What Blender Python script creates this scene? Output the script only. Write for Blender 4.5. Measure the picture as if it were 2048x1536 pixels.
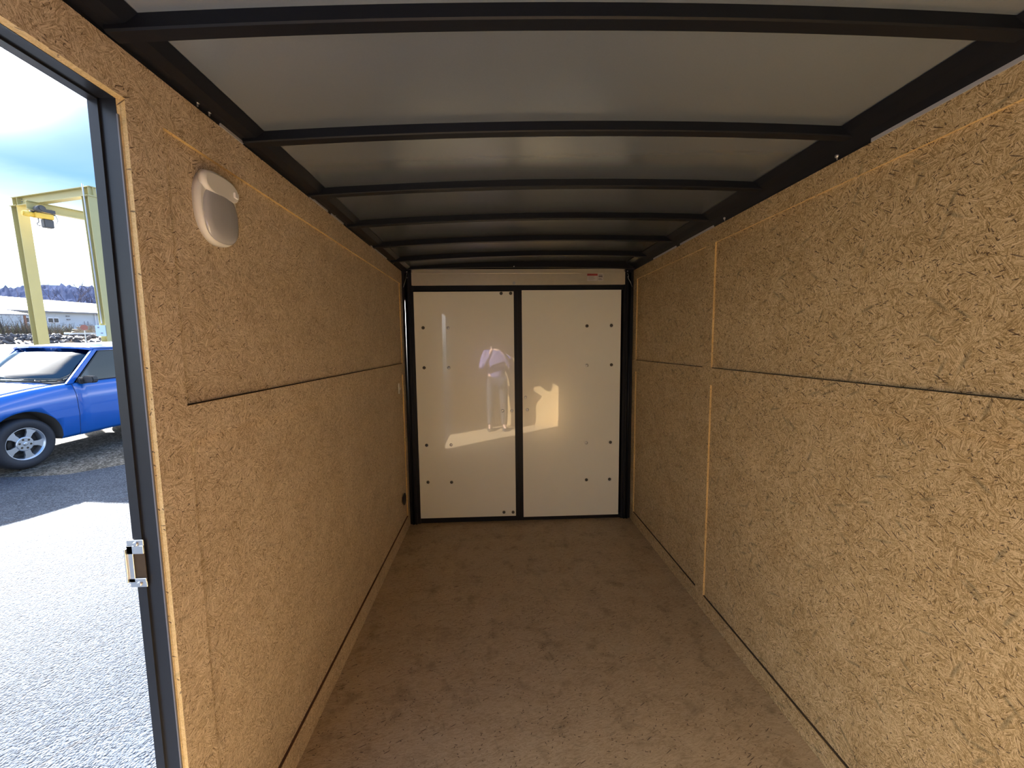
import bpy, bmesh, math, random
from mathutils import Vector, Matrix, noise
random.seed(7)
SC = bpy.context.scene
for o in list(bpy.data.objects): bpy.data.objects.remove(o)
COL = SC.collection
PI = math.pi

# ------------------------------------------------------------------ camera
CAM = Vector((0.701, 0.0, 1.4354))
RT = Vector((0.998999, -0.043301, -0.011203)); UP = Vector((0.015258, 0.09447, 0.995411)); FW = Vector((0.042044, 0.994586, -0.095036))
cd = bpy.data.cameras.new('camera'); cam = bpy.data.objects.new('camera', cd); COL.objects.link(cam)
cd.sensor_fit = 'HORIZONTAL'; cd.sensor_width = 36.0; cd.lens = 36.0 * 811.25 / 2048.0
cd.clip_start = 0.02; cd.clip_end = 2000
cam.matrix_world = Matrix(((RT.x, UP.x, -FW.x, CAM.x), (RT.y, UP.y, -FW.y, CAM.y), (RT.z, UP.z, -FW.z, CAM.z), (0, 0, 0, 1)))
SC.camera = cam

# outdoor frame: the yard is level, the trailer stands a little tilted in it
EX = Vector((0.991491, -0.129296, -0.015099)); EY = Vector((0.129849, 0.990536, 0.044477)); EZ = Vector((0.009206, -0.046059, 0.998896))
EXT = Matrix(((EX.x, EY.x, EZ.x, CAM.x), (EX.y, EY.y, EZ.y, CAM.y), (EX.z, EY.z, EZ.z, CAM.z), (0, 0, 0, 1))) @ Matrix.Translation((0, 0, -1.93))

# ------------------------------------------------------------------ node helpers
def N(nt, t, **kw):
    n = nt.nodes.new(t)
    for k, v in kw.items():
        if k == 'inp':
            for a, b in v.items(): n.inputs[a].default_value = b
        else: setattr(n, k, v)
    return n
def L(nt, a, b): nt.links.new(a, b)
def math_(nt, op, a, b=None, clamp=False):
    n = nt.nodes.new('ShaderNodeMath'); n.operation = op; n.use_clamp = clamp
    for i, v in enumerate((a, b)):
        if v is None: continue
        if isinstance(v, (int, float)): n.inputs[i].default_value = v
        else: L(nt, v, n.inputs[i])
    return n.outputs[0]
def mixc(nt, f, a, b, blend='MIX'):
    n = nt.nodes.new('ShaderNodeMix'); n.data_type = 'RGBA'; n.blend_type = blend
    for s, v in ((n.inputs[0], f), (n.inputs[6], a), (n.inputs[7], b)):
        if isinstance(v, (int, float)): s.default_value = v
        elif isinstance(v, (tuple, list)): s.default_value = (*v[:3], 1)
        else: L(nt, v, s)
    return n.outputs[2]
def ramp(nt, fac, stops, interp='LINEAR'):
    n = nt.nodes.new('ShaderNodeValToRGB'); n.color_ramp.interpolation = interp
    e = n.color_ramp.elements
    while len(e) < len(stops): e.new(0.5)
    for q, (p, c) in zip(e, stops):
        q.position = p; q.color = (*c, 1) if len(c) == 3 else c
    L(nt, fac, n.inputs[0]); return n.outputs[0]

# ------------------------------------------------------------------ world and sun
SUN_E = Vector((0.85, -0.52, 0)).normalized()      # horizontal travel of the light in the yard frame
ELEV = math.radians(24.7)
travel = (EX * SUN_E.x + EY * SUN_E.y) * math.cos(ELEV) - EZ * math.sin(ELEV)
sd = bpy.data.lights.new('sun', 'SUN'); sd.energy = 38; sd.angle = math.radians(0.53); sd.color = (1.0, 0.96, 0.89)
sun = bpy.data.objects.new('sun', sd); COL.objects.link(sun)
sun.rotation_euler = travel.to_track_quat('-Z', 'Y').to_euler(); sun.location = (-6, 6, 8)
w = bpy.data.worlds.new('sky'); SC.world = w; w.use_nodes = True; nt = w.node_tree; nt.nodes.clear()
tc = N(nt, 'ShaderNodeTexCoord')
def dotv(v):
    n = N(nt, 'ShaderNodeVectorMath', operation='DOT_PRODUCT'); L(nt, tc.outputs['Generated'], n.inputs[0]); n.inputs[1].default_value = v; return n.outputs['Value']
dx, dy, dz = dotv(EX), dotv(EY), dotv(EZ)
sep = N(nt, 'ShaderNodeCombineXYZ'); L(nt, dx, sep.inputs[0]); L(nt, dy, sep.inputs[1]); L(nt, math_(nt, 'MULTIPLY', dz, 2.6), sep.inputs[2])
n1 = N(nt, 'ShaderNodeTexNoise', inp={'Scale': 2.6, 'Detail': 7, 'Roughness': .55, 'Distortion': .25}); L(nt, sep.outputs[0], n1.inputs['Vector'])
wob = math_(nt, 'MULTIPLY', math_(nt, 'SUBTRACT', n1.outputs[0], .5), .14)
el = math_(nt, 'ADD', dz, wob)
# cloud deck by height: hazy blue low, a bright bank, grey-blue cloud, blinding white above towards the sun
cov = ramp(nt, el, [(0.0, (.05,)*3), (.04, (.12,)*3), (.07, (.40,)*3), (.095, (1,)*3), (.135, (.95,)*3), (.17, (.25,)*3), (.24, (.03,)*3), (.335, (.12,)*3), (.36, (1,)*3), (1, (1,)*3)])
blue = ramp(nt, dz, [(0.0, (.24, .48, .60)), (.10, (.20, .44, .60)), (.22, (.13, .32, .58)), (.31, (.09, .26, .54)), (.6, (.17, .42, .95))])
cdot = math_(nt, 'MAXIMUM', dotv(EX * -.66 + EY * .34 + EZ * .67), 0.0)       # axis of an unseen bright cloud patch added to light the trailer inside
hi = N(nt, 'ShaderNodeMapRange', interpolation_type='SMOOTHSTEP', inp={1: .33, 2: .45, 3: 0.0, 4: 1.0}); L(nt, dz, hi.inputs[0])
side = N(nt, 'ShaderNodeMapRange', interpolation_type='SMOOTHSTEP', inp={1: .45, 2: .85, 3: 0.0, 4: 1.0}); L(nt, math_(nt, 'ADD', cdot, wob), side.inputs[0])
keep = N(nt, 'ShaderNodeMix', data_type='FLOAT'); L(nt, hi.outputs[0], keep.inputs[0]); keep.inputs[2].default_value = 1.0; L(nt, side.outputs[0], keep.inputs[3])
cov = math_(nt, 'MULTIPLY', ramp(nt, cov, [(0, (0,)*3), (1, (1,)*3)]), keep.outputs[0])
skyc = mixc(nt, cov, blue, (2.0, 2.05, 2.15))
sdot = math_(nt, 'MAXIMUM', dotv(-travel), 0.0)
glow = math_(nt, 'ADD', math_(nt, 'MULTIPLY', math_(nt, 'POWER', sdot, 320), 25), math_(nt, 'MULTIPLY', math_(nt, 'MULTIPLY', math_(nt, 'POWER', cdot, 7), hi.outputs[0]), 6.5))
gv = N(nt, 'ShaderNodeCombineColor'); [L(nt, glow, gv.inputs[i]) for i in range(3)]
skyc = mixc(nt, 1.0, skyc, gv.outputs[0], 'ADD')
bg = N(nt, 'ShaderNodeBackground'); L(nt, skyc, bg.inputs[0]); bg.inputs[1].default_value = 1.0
wo = N(nt, 'ShaderNodeOutputWorld'); L(nt, bg.outputs[0], wo.inputs[0])
vs = SC.view_settings; vs.view_transform = 'Standard'; vs.look = 'None'; vs.gamma = 1.0; vs.use_curve_mapping = False; vs.exposure = 1.0

# ------------------------------------------------------------------ mesh helpers
class MB:
    def __init__(s): s.bm = bmesh.new()
    def box(s, a, b, mi=0, M=None):
        x0, x1 = sorted((a[0], b[0])); y0, y1 = sorted((a[1], b[1])); z0, z1 = sorted((a[2], b[2]))
        P = [(x0,y0,z0),(x1,y0,z0),(x1,y1,z0),(x0,y1,z0),(x0,y0,z1),(x1,y0,z1),(x1,y1,z1),(x0,y1,z1)]
        vs_ = [s.bm.verts.new(M @ Vector(p) if M else p) for p in P]
        for f in ((0,3,2,1),(4,5,6,7),(0,1,5,4),(1,2,6,5),(2,3,7,6),(3,0,4,7)):
            fc = s.bm.faces.new([vs_[i] for i in f]); fc.material_index = mi
        return s
    def hexa(s, P, mi=0):                                 # eight corners, bottom ring then top ring
        v = [s.bm.verts.new(p) for p in P]
        for f in ((0,3,2,1),(4,5,6,7),(0,1,5,4),(1,2,6,5),(2,3,7,6),(3,0,4,7)):
            fc = s.bm.faces.new([v[i] for i in f]); fc.material_index = mi
        return s
    def prism(s, pts, d, M=None, mi=0):                   # 2D outline in local xy, thickness d along z
        M = M or Matrix.Identity(4)
        a = [s.bm.verts.new(M @ Vector((p[0], p[1], 0))) for p in pts]; b = [s.bm.verts.new(M @ Vector((p[0], p[1], d))) for p in pts]
        n = len(pts); fs = [s.bm.faces.new(a[::-1]), s.bm.faces.new(b)]
        for i in range(n): fs.append(s.bm.faces.new([a[i], a[(i+1) % n], b[(i+1) % n], b[i]]))
        for f in fs: f.material_index = mi
        return s
    def cyl(s, p, q, r, r2=None, n=16, mi=0):
        p, q = Vector(p), Vector(q); r2 = r if r2 is None else r2
        d = (q - p).normalized(); u = d.orthogonal().normalized(); v = d.cross(u)
        A = [s.bm.verts.new(p + (u*math.cos(t) + v*math.sin(t))*r) for t in [2*PI*i/n for i in range(n)]]
        B = [s.bm.verts.new(q + (u*math.cos(t) + v*math.sin(t))*r2) for t in [2*PI*i/n for i in range(n)]]
        fs = [s.bm.faces.new(A[::-1]), s.bm.faces.new(B)]
        for i in range(n):
            f = s.bm.faces.new([A[i], A[(i+1) % n], B[(i+1) % n], B[i]]); f.smooth = n > 8; fs.append(f)
        for f in fs: f.material_index = mi
        return s
    def tube(s, pts, r, n=8):
        pts = [Vector(p) for p in pts]; rings = []; u = None
        for i, p in enumerate(pts):
            d = (pts[min(i+1, len(pts)-1)] - pts[max(i-1, 0)]).normalized()
            u = d.orthogonal().normalized() if u is None else (u - d*u.dot(d)).normalized()
            v = d.cross(u)
            rings.append([s.bm.verts.new(p + (u*math.cos(2*PI*k/n) + v*math.sin(2*PI*k/n))*r) for k in range(n)])
        for a, b in zip(rings, rings[1:]):
            for k in range(n):
                f = s.bm.faces.new([a[k], a[(k+1) % n], b[(k+1) % n], b[k]]); f.smooth = True
        s.bm.faces.new(rings[0][::-1]); s.bm.faces.new(rings[-1]); return s
    def lathe(s, prof, M, n=32, mi=0, closed=False):       # profile (radius, height) about local z
        rings = []
        for r, h in prof: rings.append([s.bm.verts.new(M @ Vector((r*math.cos(2*PI*k/n), r*math.sin(2*PI*k/n), h))) for k in range(n)])
        pr = list(zip(rings, rings[1:])) + ([(rings[-1], rings[0])] if closed else [])
        for a, b in pr:
            for k in range(n):
                f = s.bm.faces.new([a[k], a[(k+1) % n], b[(k+1) % n], b[k]]); f.smooth = True; f.material_index = mi
        if not closed:
            for ring, rev in ((rings[0], True), (rings[-1], False)):
                f = s.bm.faces.new(ring[::-1] if rev else ring); f.material_index = mi
        return s
    def loft(s, secs, cap=True, smooth=True):
        R_ = [[s.bm.verts.new(p) for p in c] for c in secs]; n = len(secs[0])
        for a, b in zip(R_, R_[1:]):
            for k in range(n):
                f = s.bm.faces.new([a[k], a[(k+1) % n], b[(k+1) % n], b[k]]); f.smooth = smooth
        if cap: s.bm.faces.new(R_[0][::-1]); s.bm.faces.new(R_[-1])
        return s
    def build(s, name, mats, parent=None, bevel=0, seg=2):
        if bevel:
            bmesh.ops.bevel(s.bm, geom=list(s.bm.edges), offset=bevel, segments=seg, affect='EDGES', clamp_overlap=True)
        bmesh.ops.recalc_face_normals(s.bm, faces=s.bm.faces)
        me = bpy.data.meshes.new(name); s.bm.to_mesh(me); s.bm.free()
        o = bpy.data.objects.new(name, me); COL.objects.link(o)
        for m in (mats if isinstance(mats, (list, tuple)) else [mats]): me.materials.append(m)
        if parent: o.parent = parent
        return o
def tag(o, label=None, cat=None, group=None, kind=None):
    if label: o['label'] = label
    if cat: o['category'] = cat
    if group: o['group'] = group
    if kind: o['kind'] = kind
    return o
def empty(name, label, cat, loc=(0, 0, 0), group=None, ext=False, rz=0):
    o = bpy.data.objects.new(name, None); COL.objects.link(o); o.empty_display_size = .05
    M = Matrix.Translation(loc) @ Matrix.Rotation(rz, 4, 'Z')
    o.matrix_basis = (EXT @ M) if ext else M
    return tag(o, label, cat, group)
def outside(o): o.matrix_basis = EXT @ o.matrix_basis; return o
def struct(o): o['kind'] = 'structure'; return o

# ------------------------------------------------------------------ materials
def principled(name, col, rough=.5, metal=0, spec=.5, coat=0, coatr=.03, noise_=0, nscale=60, bump=0, trans=0, emit=None):
    m = bpy.data.materials.new(name); m.use_nodes = True; nt = m.node_tree; b = nt.nodes['Principled BSDF']
    b.inputs['Roughness'].default_value = rough; b.inputs['Metallic'].default_value = metal
    b.inputs['Specular IOR Level'].default_value = spec; b.inputs['Coat Weight'].default_value = coat; b.inputs['Coat Roughness'].default_value = coatr
    b.inputs['Transmission Weight'].default_value = trans
    b.inputs['Base Color'].default_value = (*col, 1)
    t = N(nt, 'ShaderNodeTexCoord'); n = N(nt, 'ShaderNodeTexNoise', inp={'Scale': nscale, 'Detail': 4}); L(nt, t.outputs['Object'], n.inputs['Vector'])
    if noise_:
        L(nt, mixc(nt, n.outputs[0], tuple(c*(1-noise_) for c in col), tuple(min(1, c*(1+noise_)) for c in col)), b.inputs['Base Color'])
    if bump:
        bp_ = N(nt, 'ShaderNodeBump', inp={'Strength': bump, 'Distance': .002}); L(nt, n.outputs[0], bp_.inputs['Height']); L(nt, bp_.outputs[0], b.inputs['Normal'])
    return m
def osb(name, axes, cols, Ls=.026, Ws=.0019, flecks=1.0, bumps=.35, rough=.62, angs=None, seed=0, contrast=1.0, spec=.3, stains=False, fsize=1.0):
    """pressed strand board: random strands at several angles, dark bark flecks, a few grey smears"""
    m = bpy.data.materials.new(name); m.use_nodes = True; nt = m.node_tree; b = nt.nodes['Principled BSDF']
    t = N(nt, 'ShaderNodeTexCoord'); sp = N(nt, 'ShaderNodeSeparateXYZ'); L(nt, t.outputs['Object'], sp.inputs[0])
    cb = N(nt, 'ShaderNodeCombineXYZ'); L(nt, sp.outputs[axes[0]], cb.inputs[0]); L(nt, sp.outputs[axes[1]], cb.inputs[1]); cb.inputs[2].default_value = seed
    wn = N(nt, 'ShaderNodeTexNoise', inp={'Scale': 9, 'Detail': 1}); L(nt, cb.outputs[0], wn.inputs['Vector'])
    off = N(nt, 'ShaderNodeVectorMath', operation='MULTIPLY_ADD'); L(nt, wn.outputs['Color'], off.inputs[0]); off.inputs[1].default_value = (.013,)*3; L(nt, cb.outputs[0], off.inputs[2])
    uv = off.outputs[0]
    def strand(ang, ls, ws, sh):
        mp = N(nt, 'ShaderNodeMapping'); mp.vector_type = 'POINT'
        r = N(nt, 'ShaderNodeVectorRotate', rotation_type='Z_AXIS', inp={'Angle': ang}); L(nt, uv, r.inputs['Vector'])
        L(nt, r.outputs[0], mp.inputs['Vector']); mp.inputs['Scale'].default_value = (1/ls, 1/ws, 1); mp.inputs['Location'].default_value = (sh*7.3, sh*3.1, 0)
        v = N(nt, 'ShaderNodeTexVoronoi', voronoi_dimensions='2D', feature='F1'); v.inputs['Scale'].default_value = 1; L(nt, mp.outputs[0], v.inputs['Vector'])
        s2 = N(nt, 'ShaderNodeSeparateColor'); L(nt, v.outputs['Color'], s2.inputs[0]); return s2.outputs, v.outputs['Distance']
    def patch(i, ls, ws, cell, spread):
        # flakes lie in small patches, each patch turned its own way
        ad = N(nt, 'ShaderNodeVectorMath', operation='ADD'); L(nt, off2.outputs[0], ad.inputs[0]); ad.inputs[1].default_value = (i*.37, i*.61, 0)
        vc = N(nt, 'ShaderNodeTexVoronoi', voronoi_dimensions='2D', feature='F1'); vc.inputs['Scale'].default_value = 1/cell; L(nt, ad.outputs[0], vc.inputs['Vector'])
        sc = N(nt, 'ShaderNodeSeparateColor'); L(nt, vc.outputs['Color'], sc.inputs[0])
        ang = math_(nt, 'ADD', math_(nt, 'MULTIPLY', math_(nt, 'SUBTRACT', sc.outputs[0], .5), spread), (angs or [0, 1.3, 2.2, .6, 2.8])[i % 5])
        r = N(nt, 'ShaderNodeVectorRotate', rotation_type='Z_AXIS'); L(nt, ang, r.inputs['Angle']); L(nt, uv, r.inputs['Vector'])
        mp = N(nt, 'ShaderNodeMapping'); L(nt, r.outputs[0], mp.inputs['Vector']); mp.inputs['Scale'].default_value = (1/ls, 1/ws, 1); mp.inputs['Location'].default_value = (i*7.3+seed, i*3.1, 0)
        v = N(nt, 'ShaderNodeTexVoronoi', voronoi_dimensions='2D', feature='F1'); v.inputs['Scale'].default_value = 1; L(nt, mp.outputs[0], v.inputs['Vector'])
        s2 = N(nt, 'ShaderNodeSeparateColor'); L(nt, v.outputs['Color'], s2.inputs[0]); return s2.outputs
    on = N(nt, 'ShaderNodeTexNoise', inp={'Scale': 90, 'Detail': 2}); L(nt, cb.outputs[0], on.inputs['Vector'])
    off2 = N(nt, 'ShaderNodeVectorMath', operation='MULTIPLY_ADD'); L(nt, on.outputs['Color'], off2.inputs[0]); off2.inputs[1].default_value = (.02,)*3; L(nt, cb.outputs[0], off2.inputs[2])
    sprd = 3.0 if angs is None else .5
    val = None
    for i, (l_, w_, cell, cut) in enumerate(((1.0, 1.0, .030, 0), (.6, .7, .017, .45), (1.5, 1.0, .045, .60), (.45, .6, .012, .50), (.8, .8, .024, .60))):
        c = patch(i, Ls*l_, Ws*w_, cell, sprd)
        if val is None: val = c[0]
        else:
            mk = math_(nt, 'GREATER_THAN', c[1], cut)
            mx = N(nt, 'ShaderNodeMix', data_type='FLOAT'); L(nt, mk, mx.inputs[0]); L(nt, val, mx.inputs[2]); L(nt, c[0], mx.inputs[3]); val = mx.outputs[0]
    fn = N(nt, 'ShaderNodeTexNoise', inp={'Scale': 420, 'Detail': 3, 'Roughness': .7}); L(nt, uv, fn.inputs['Vector'])
    big = N(nt, 'ShaderNodeTexNoise', inp={'Scale': 7, 'Detail': 5, 'Roughness': .6}); L(nt, cb.outputs[0], big.inputs['Vector'])
    v2 = math_(nt, 'ADD', math_(nt, 'MULTIPLY', val, .42*contrast), math_(nt, 'MULTIPLY', fn.outputs[0], .38))
    v2 = math_(nt, 'ADD', v2, math_(nt, 'MULTIPLY', big.outputs[0], .36))
    v2 = math_(nt, 'ADD', v2, -.08 + .21*(1-contrast))
    col = ramp(nt, v2, [(.22, cols[0]), (.5, cols[1]), (.80, cols[2])])
    # grey smears
    for k, a in enumerate((2.5, 1.2, .35)):
        (c, d) = strand(a, .07, .012, 11+k*5+seed)
        mk = math_(nt, 'MULTIPLY', math_(nt, 'GREATER_THAN', c[1], .985), math_(nt, 'SUBTRACT', .60, d, True)); mk = math_(nt, 'MULTIPLY', mk, flecks, True)
        col = mixc(nt, mk, col, (.12, .105, .06))
    if stains:
        sn = N(nt, 'ShaderNodeTexNoise', inp={'Scale': 8, 'Detail': 8, 'Roughness': .65}); L(nt, off.outputs[0], sn.inputs['Vector'])
        col = mixc(nt, math_(nt, 'MULTIPLY', math_(nt, 'SUBTRACT', sn.outputs[0], .54, True), 3.5, True), col, (.19, .14, .08))
    # bark flecks
    for k, (a, ls, ws, th, dm) in enumerate(((.6, .014, .0055, .955, .26), (2.0, .018, .005, .96, .27), (1.3, .008, .007, .95, .2), (2.6, .045, .005, .975, .3), (.1, .02, .005, .975, .3))):
        (c, d) = strand(a, ls*fsize, ws*fsize, 17+k+seed)
        mk = math_(nt, 'MULTIPLY', math_(nt, 'GREATER_THAN', c[1], 1-(1-th)*flecks), math_(nt, 'LESS_THAN', d, dm))
        col = mixc(nt, math_(nt, 'MULTIPLY', mk, .78), col, (.05, .022, .013))
    L(nt, col, b.inputs['Base Color']); b.inputs['Roughness'].default_value = rough; b.inputs['Specular IOR Level'].default_value = spec
    bm_ = N(nt, 'ShaderNodeBump', inp={'Strength': bumps, 'Distance': .0015}); L(nt, v2, bm_.inputs['Height']); L(nt, bm_.outputs[0], b.inputs['Normal'])
    return m
OC = ((.27, .175, .07), (.54, .385, .19), (.76, .60, .36))
M_osb = osb('strand_board_wall', (1, 2), OC, seed=0, contrast=1.6)
M_osbL = osb('strand_board_wall_left', (1, 2), ((.34, .25, .15), (.61, .485, .335), (.82, .70, .54)), Ls=.022, Ws=.0017, flecks=.45, fsize=.7, seed=5, contrast=1.5)  # paler than the right wall: veiling glare is put into the board colour
M_floor = osb('floor_board', (0, 1), ((.28, .195, .105), (.50, .38, .235), (.63, .50, .33)), Ls=.07, Ws=.0035, angs=[.05, -.12, .35, 3.0, -.3], flecks=.45, bumps=.2, seed=9, rough=.5, contrast=.7, spec=.4, stains=True)
M_edge = osb('raw_board_edge', (0, 1), ((.45, .29, .10), (.66, .46, .20), (.78, .6, .32)), Ls=.01, Ws=.002, flecks=.5, seed=3, contrast=.7)
M_edgez = osb('raw_board_edge_upright', (0, 2), ((.45, .29, .10), (.66, .46, .20), (.78, .6, .32)), Ls=.002, Ws=.01, flecks=.5, seed=4, contrast=.7)
M_ceil = principled('ceiling_sheet', (.29, .34, .40), .24, metal=.6, noise_=.05, nscale=250, bump=.05)
M_black = principled('black_paint', (.005, .007, .012), .48, noise_=.2, nscale=90, spec=.28)
M_blackj = principled('black_jamb_paint', (.014, .015, .019), .35, noise_=.2, spec=.5)
M_door = principled('white_door_skin', (.90, .91, .84), .2, spec=.5, coat=1.0, coatr=.012, noise_=.02, nscale=4)
M_steel = principled('brushed_steel', (.84, .80, .68), .28, metal=.65, noise_=.05, nscale=30)
M_zinc = principled('zinc_plate', (.62, .64, .66), .32, metal=.9, noise_=.08)
M_dbolt = principled('dull_bolt', (.10, .095, .085), .45, metal=.6)
M_white = principled('white_plastic', (.78, .78, .76), .35)
M_lens = principled('clouded_lens', (.42, .43, .46), .12, spec=.6, coat=.5)
M_skin_out = principled('outer_skin', (.05, .05, .055), .3, coat=.5)
M_foil = principled('grey_foil', (.55, .56, .60), .45, metal=.3)

# ------------------------------------------------------------------ trailer shell
W, D, YF = 1.80, 3.228, -.78
JY, OY0, OZ = .857, -.13, 1.915
# floor
fl = MB().box((-.04, YF, -.02), (W+.04, 2.148, 0)).box((-.04, 2.150, -.02), (W+.04, D+.04, -.0006)).build('floor', M_floor); struct(fl)
sub = MB().box((-.05, YF-.05, -.09), (W+.05, D+.05, -.021)).build('trim_7', M_black); struct(sub)

def side_wall(name, X, s, mat, strips, fields, trimmat, idx):
    """field boards sit 9 mm behind the raised board strips; s = +1 for the right wall (room on -x)"""
    mb = MB()
    for (y0, y1, z0, z1) in fields: mb.box((X+s*.009, y0, z0), (X+s*.021, y1, z1))
    for (y0, y1, z0, z1) in strips:
        x0, x1 = X, X+s*.0095
        a, b = min(x0, x1), max(x0, x1)
        mb.box((a, y0, z0), (b, y1, z1))
    # the cut edges show lighter raw board
    mb.bm.faces.ensure_lookup_table()
    o = mb.build(name, [mat, M_edge, M_edgez])
    for p in o.data.polygons:
        if abs(p.normal.z) > .9: p.material_index = 1
        elif abs(p.normal.y) > .9: p.material_index = 2
    return struct(o)
HT = 2.008
# right wall
WR = side_wall('wall_right', W, 1, M_osb,
    [(YF, D, 1.931, HT), (YF, D, 1.222, 1.308), (YF, D, 0, .082), (2.018, 2.102, 1.308, 1.931), (2.018, 2.102, .082, 1.222), (3.125, D-.03, .082, 1.222), (3.125, D-.03, 1.308, 1.931)],
    [(YF, D, .0, 1.222), (YF, D, 1.226, HT)], None, 0)
# left wall, with the side door opening
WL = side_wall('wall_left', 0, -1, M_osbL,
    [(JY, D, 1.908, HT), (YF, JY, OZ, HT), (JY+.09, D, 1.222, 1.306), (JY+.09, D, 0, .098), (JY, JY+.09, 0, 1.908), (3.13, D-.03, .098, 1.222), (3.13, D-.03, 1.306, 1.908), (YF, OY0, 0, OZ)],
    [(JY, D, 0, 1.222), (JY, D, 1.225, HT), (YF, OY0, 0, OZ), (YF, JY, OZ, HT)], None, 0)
# dark gaps along the sheet joints
def thin(name, boxes, mat, n):
    mb = MB()
    for a, b in boxes: mb.box(a, b)
    return struct(mb.build(name, mat))
M_gap = principled('joint_shadow_gap', (.06, .04, .022), .9, noise_=.3)
M_gapb = principled('brown_gap_shade', (.11, .05, .03), .8, noise_=.3)  # brown strip colour stands in for shade in the gap over the bottom board
thin('trim_1', [((-.0092, JY+.09, 1.3055), (-.004, 3.13, 1.3085))], M_gap, 1)
thin('trim_2', [((W+.004, YF, 1.3075), (W+.0092, 3.125, 1.3105))], M_gap, 2)
thin('trim_3', [((-.0092, JY+.09, .0975), (-.001, 3.13, .1015))], M_gapb, 3)
thin('trim_4', [((W+.002, YF, .0815), (W+.0092, 2.018, .0855)), ((W+.002, 2.102, .0815), (W+.0092, 3.125, .0855))], M_gap, 4)
# outer skin, front wall, roof skin
sk = MB().box((-.05, JY+.0, -.02), (-.022, D+.06, 2.04)).box((-.05, YF, -.02), (-.022, OY0, 2.04)).box((-.05, OY0, OZ), (-.022, JY, 2.04)).box((W+.022, YF, -.02), (W+.05, D+.06, 2.04))
struct(sk.build('trim_5', M_skin_out))
fw_ = MB().box((-.02, YF-.03, 0), (W+.02, YF, 2.074)).build('wall_front', osb('strand_board_front', (0, 2), OC, seed=12, contrast=.8)); struct(fw_)
# curved ceiling sheet
def zc(x):
    t = (x - W/2) / (W/2); z = 2.070 - .024*t*t + .017*t
    return z
def ceil_sec(y, dz=0):
    xs = [-.03 + (W+.06)*i/40 for i in range(41)]
    return [(x, y, zc(x)+dz) for x in xs] + [(x, y, zc(x)+dz+.012) for x in reversed(xs)]
ce = MB().loft([ceil_sec(YF-.03), ceil_sec(D+.06)], smooth=False).build('ceiling', M_ceil)
for p in ce.data.polygons: p.use_smooth = abs(p.normal.z) > .9
struct(ce)
# black side rails along the top of both walls
def rail(name, X, s):
    # section: upright leg behind the board top and a haunch running out under the roof sheet
    dz = -.017 if s < 0 else .013
    P = [(-.004, 2.0085), (.0, 2.016), (.022, 2.024+dz*.6), (.05, 2.034+dz), (.074, 2.050+dz), (.05, 2.060+dz), (-.03, 2.056+dz), (-.03, 2.0085)]
    sec = lambda y: [(X + (-s)*p[0] if s > 0 else X + p[0], y, p[1]) for p in P]
    return struct(MB().loft([sec(YF), sec(D+.03)], smooth=False).build(name, M_black))
r1 = rail('trim_8', 0, -1); r2 = rail('trim_9', W, 1)
# roof bows
BOWL = ['nearest the viewer', 'second from the viewer', 'third from the viewer', 'fourth from the viewer', 'fifth from the viewer', 'sixth from the viewer']
BOWY = [.812, 1.214, 1.62, 2.018, 2.425, 2.83]
def bow_mesh():
    secs = []
    n = 30
    for i in range(n+1):
        x = .012 + (W-.024)*i/n; t = abs(x-W/2)/(W/2)
        zb = zc(x) - .027; zt = zc(x)+.002
        h = .034
        c = .003
        secs.append([(x, c, zb), (x, h-c, zb), (x, h, zb+c), (x, h, zt), (x, 0, zt), (x, 0, zb+c)])
    return MB().loft(secs, smooth=False)
bow0 = None
for i, y in enumerate(BOWY):
    if bow0 is None: o = bow0 = bow_mesh().build('roof_bow', M_black)
    else: o = bow0.copy(); COL.objects.link(o)
    o.location = (0, y, 0)
    tag(o, 'black curved roof bow under the grey ceiling, ' + BOWL[i], 'roof beam', 'black roof bows across the ceiling')
# rear header beam (curved, black)
rb = MB()
sec = []
for i in range(31):
    x = -.02 + (W+.04)*i/30; t = abs(x-W/2)/(W/2)
    sec.append([(x, 3.17, 2.030 - .014*t*t), (x, 3.26, 2.030 - .014*t*t), (x, 3.26, zc(x)+.002), (x, 3.17, zc(x)+.002)])
rb.loft(sec, smooth=False)
struct(rb.build('trim_10', M_black))
# rear frame: black posts, header, sill
rf = MB()
rf.box((-.02, 3.20, 0), (.082, 3.30, 2.03)).box((1.722, 3.20, 0), (1.82, 3.30, 2.03))
rf.box((.082, 3.215, 1.862), (1.722, 3.30, 2.03)).box((.082, 3.215, -.0005), (1.722, 3.30, .042))
rf.cyl((.028, 3.198, .0), (.028, 3.198, 1.99), .011).cyl((1.772, 3.198, .0), (1.772, 3.198, 1.99), .011)
rf.box((-.02, 3.30, -.02), (1.82, 3.33, 2.06))
rf.box((.045, 3.188, 0), (.058, 3.2, 2.0)).box((1.742, 3.188, 0), (1.755, 3.2, 2.0))
struct(rf.build('trim_11', M_black))
cs = MB().box((.856, 3.212, .042), (.921, 3.29, 1.862)).box((.885, 3.206, .042), (.893, 3.213, 1.862)); struct(cs.build('trim_12', M_black))

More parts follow.
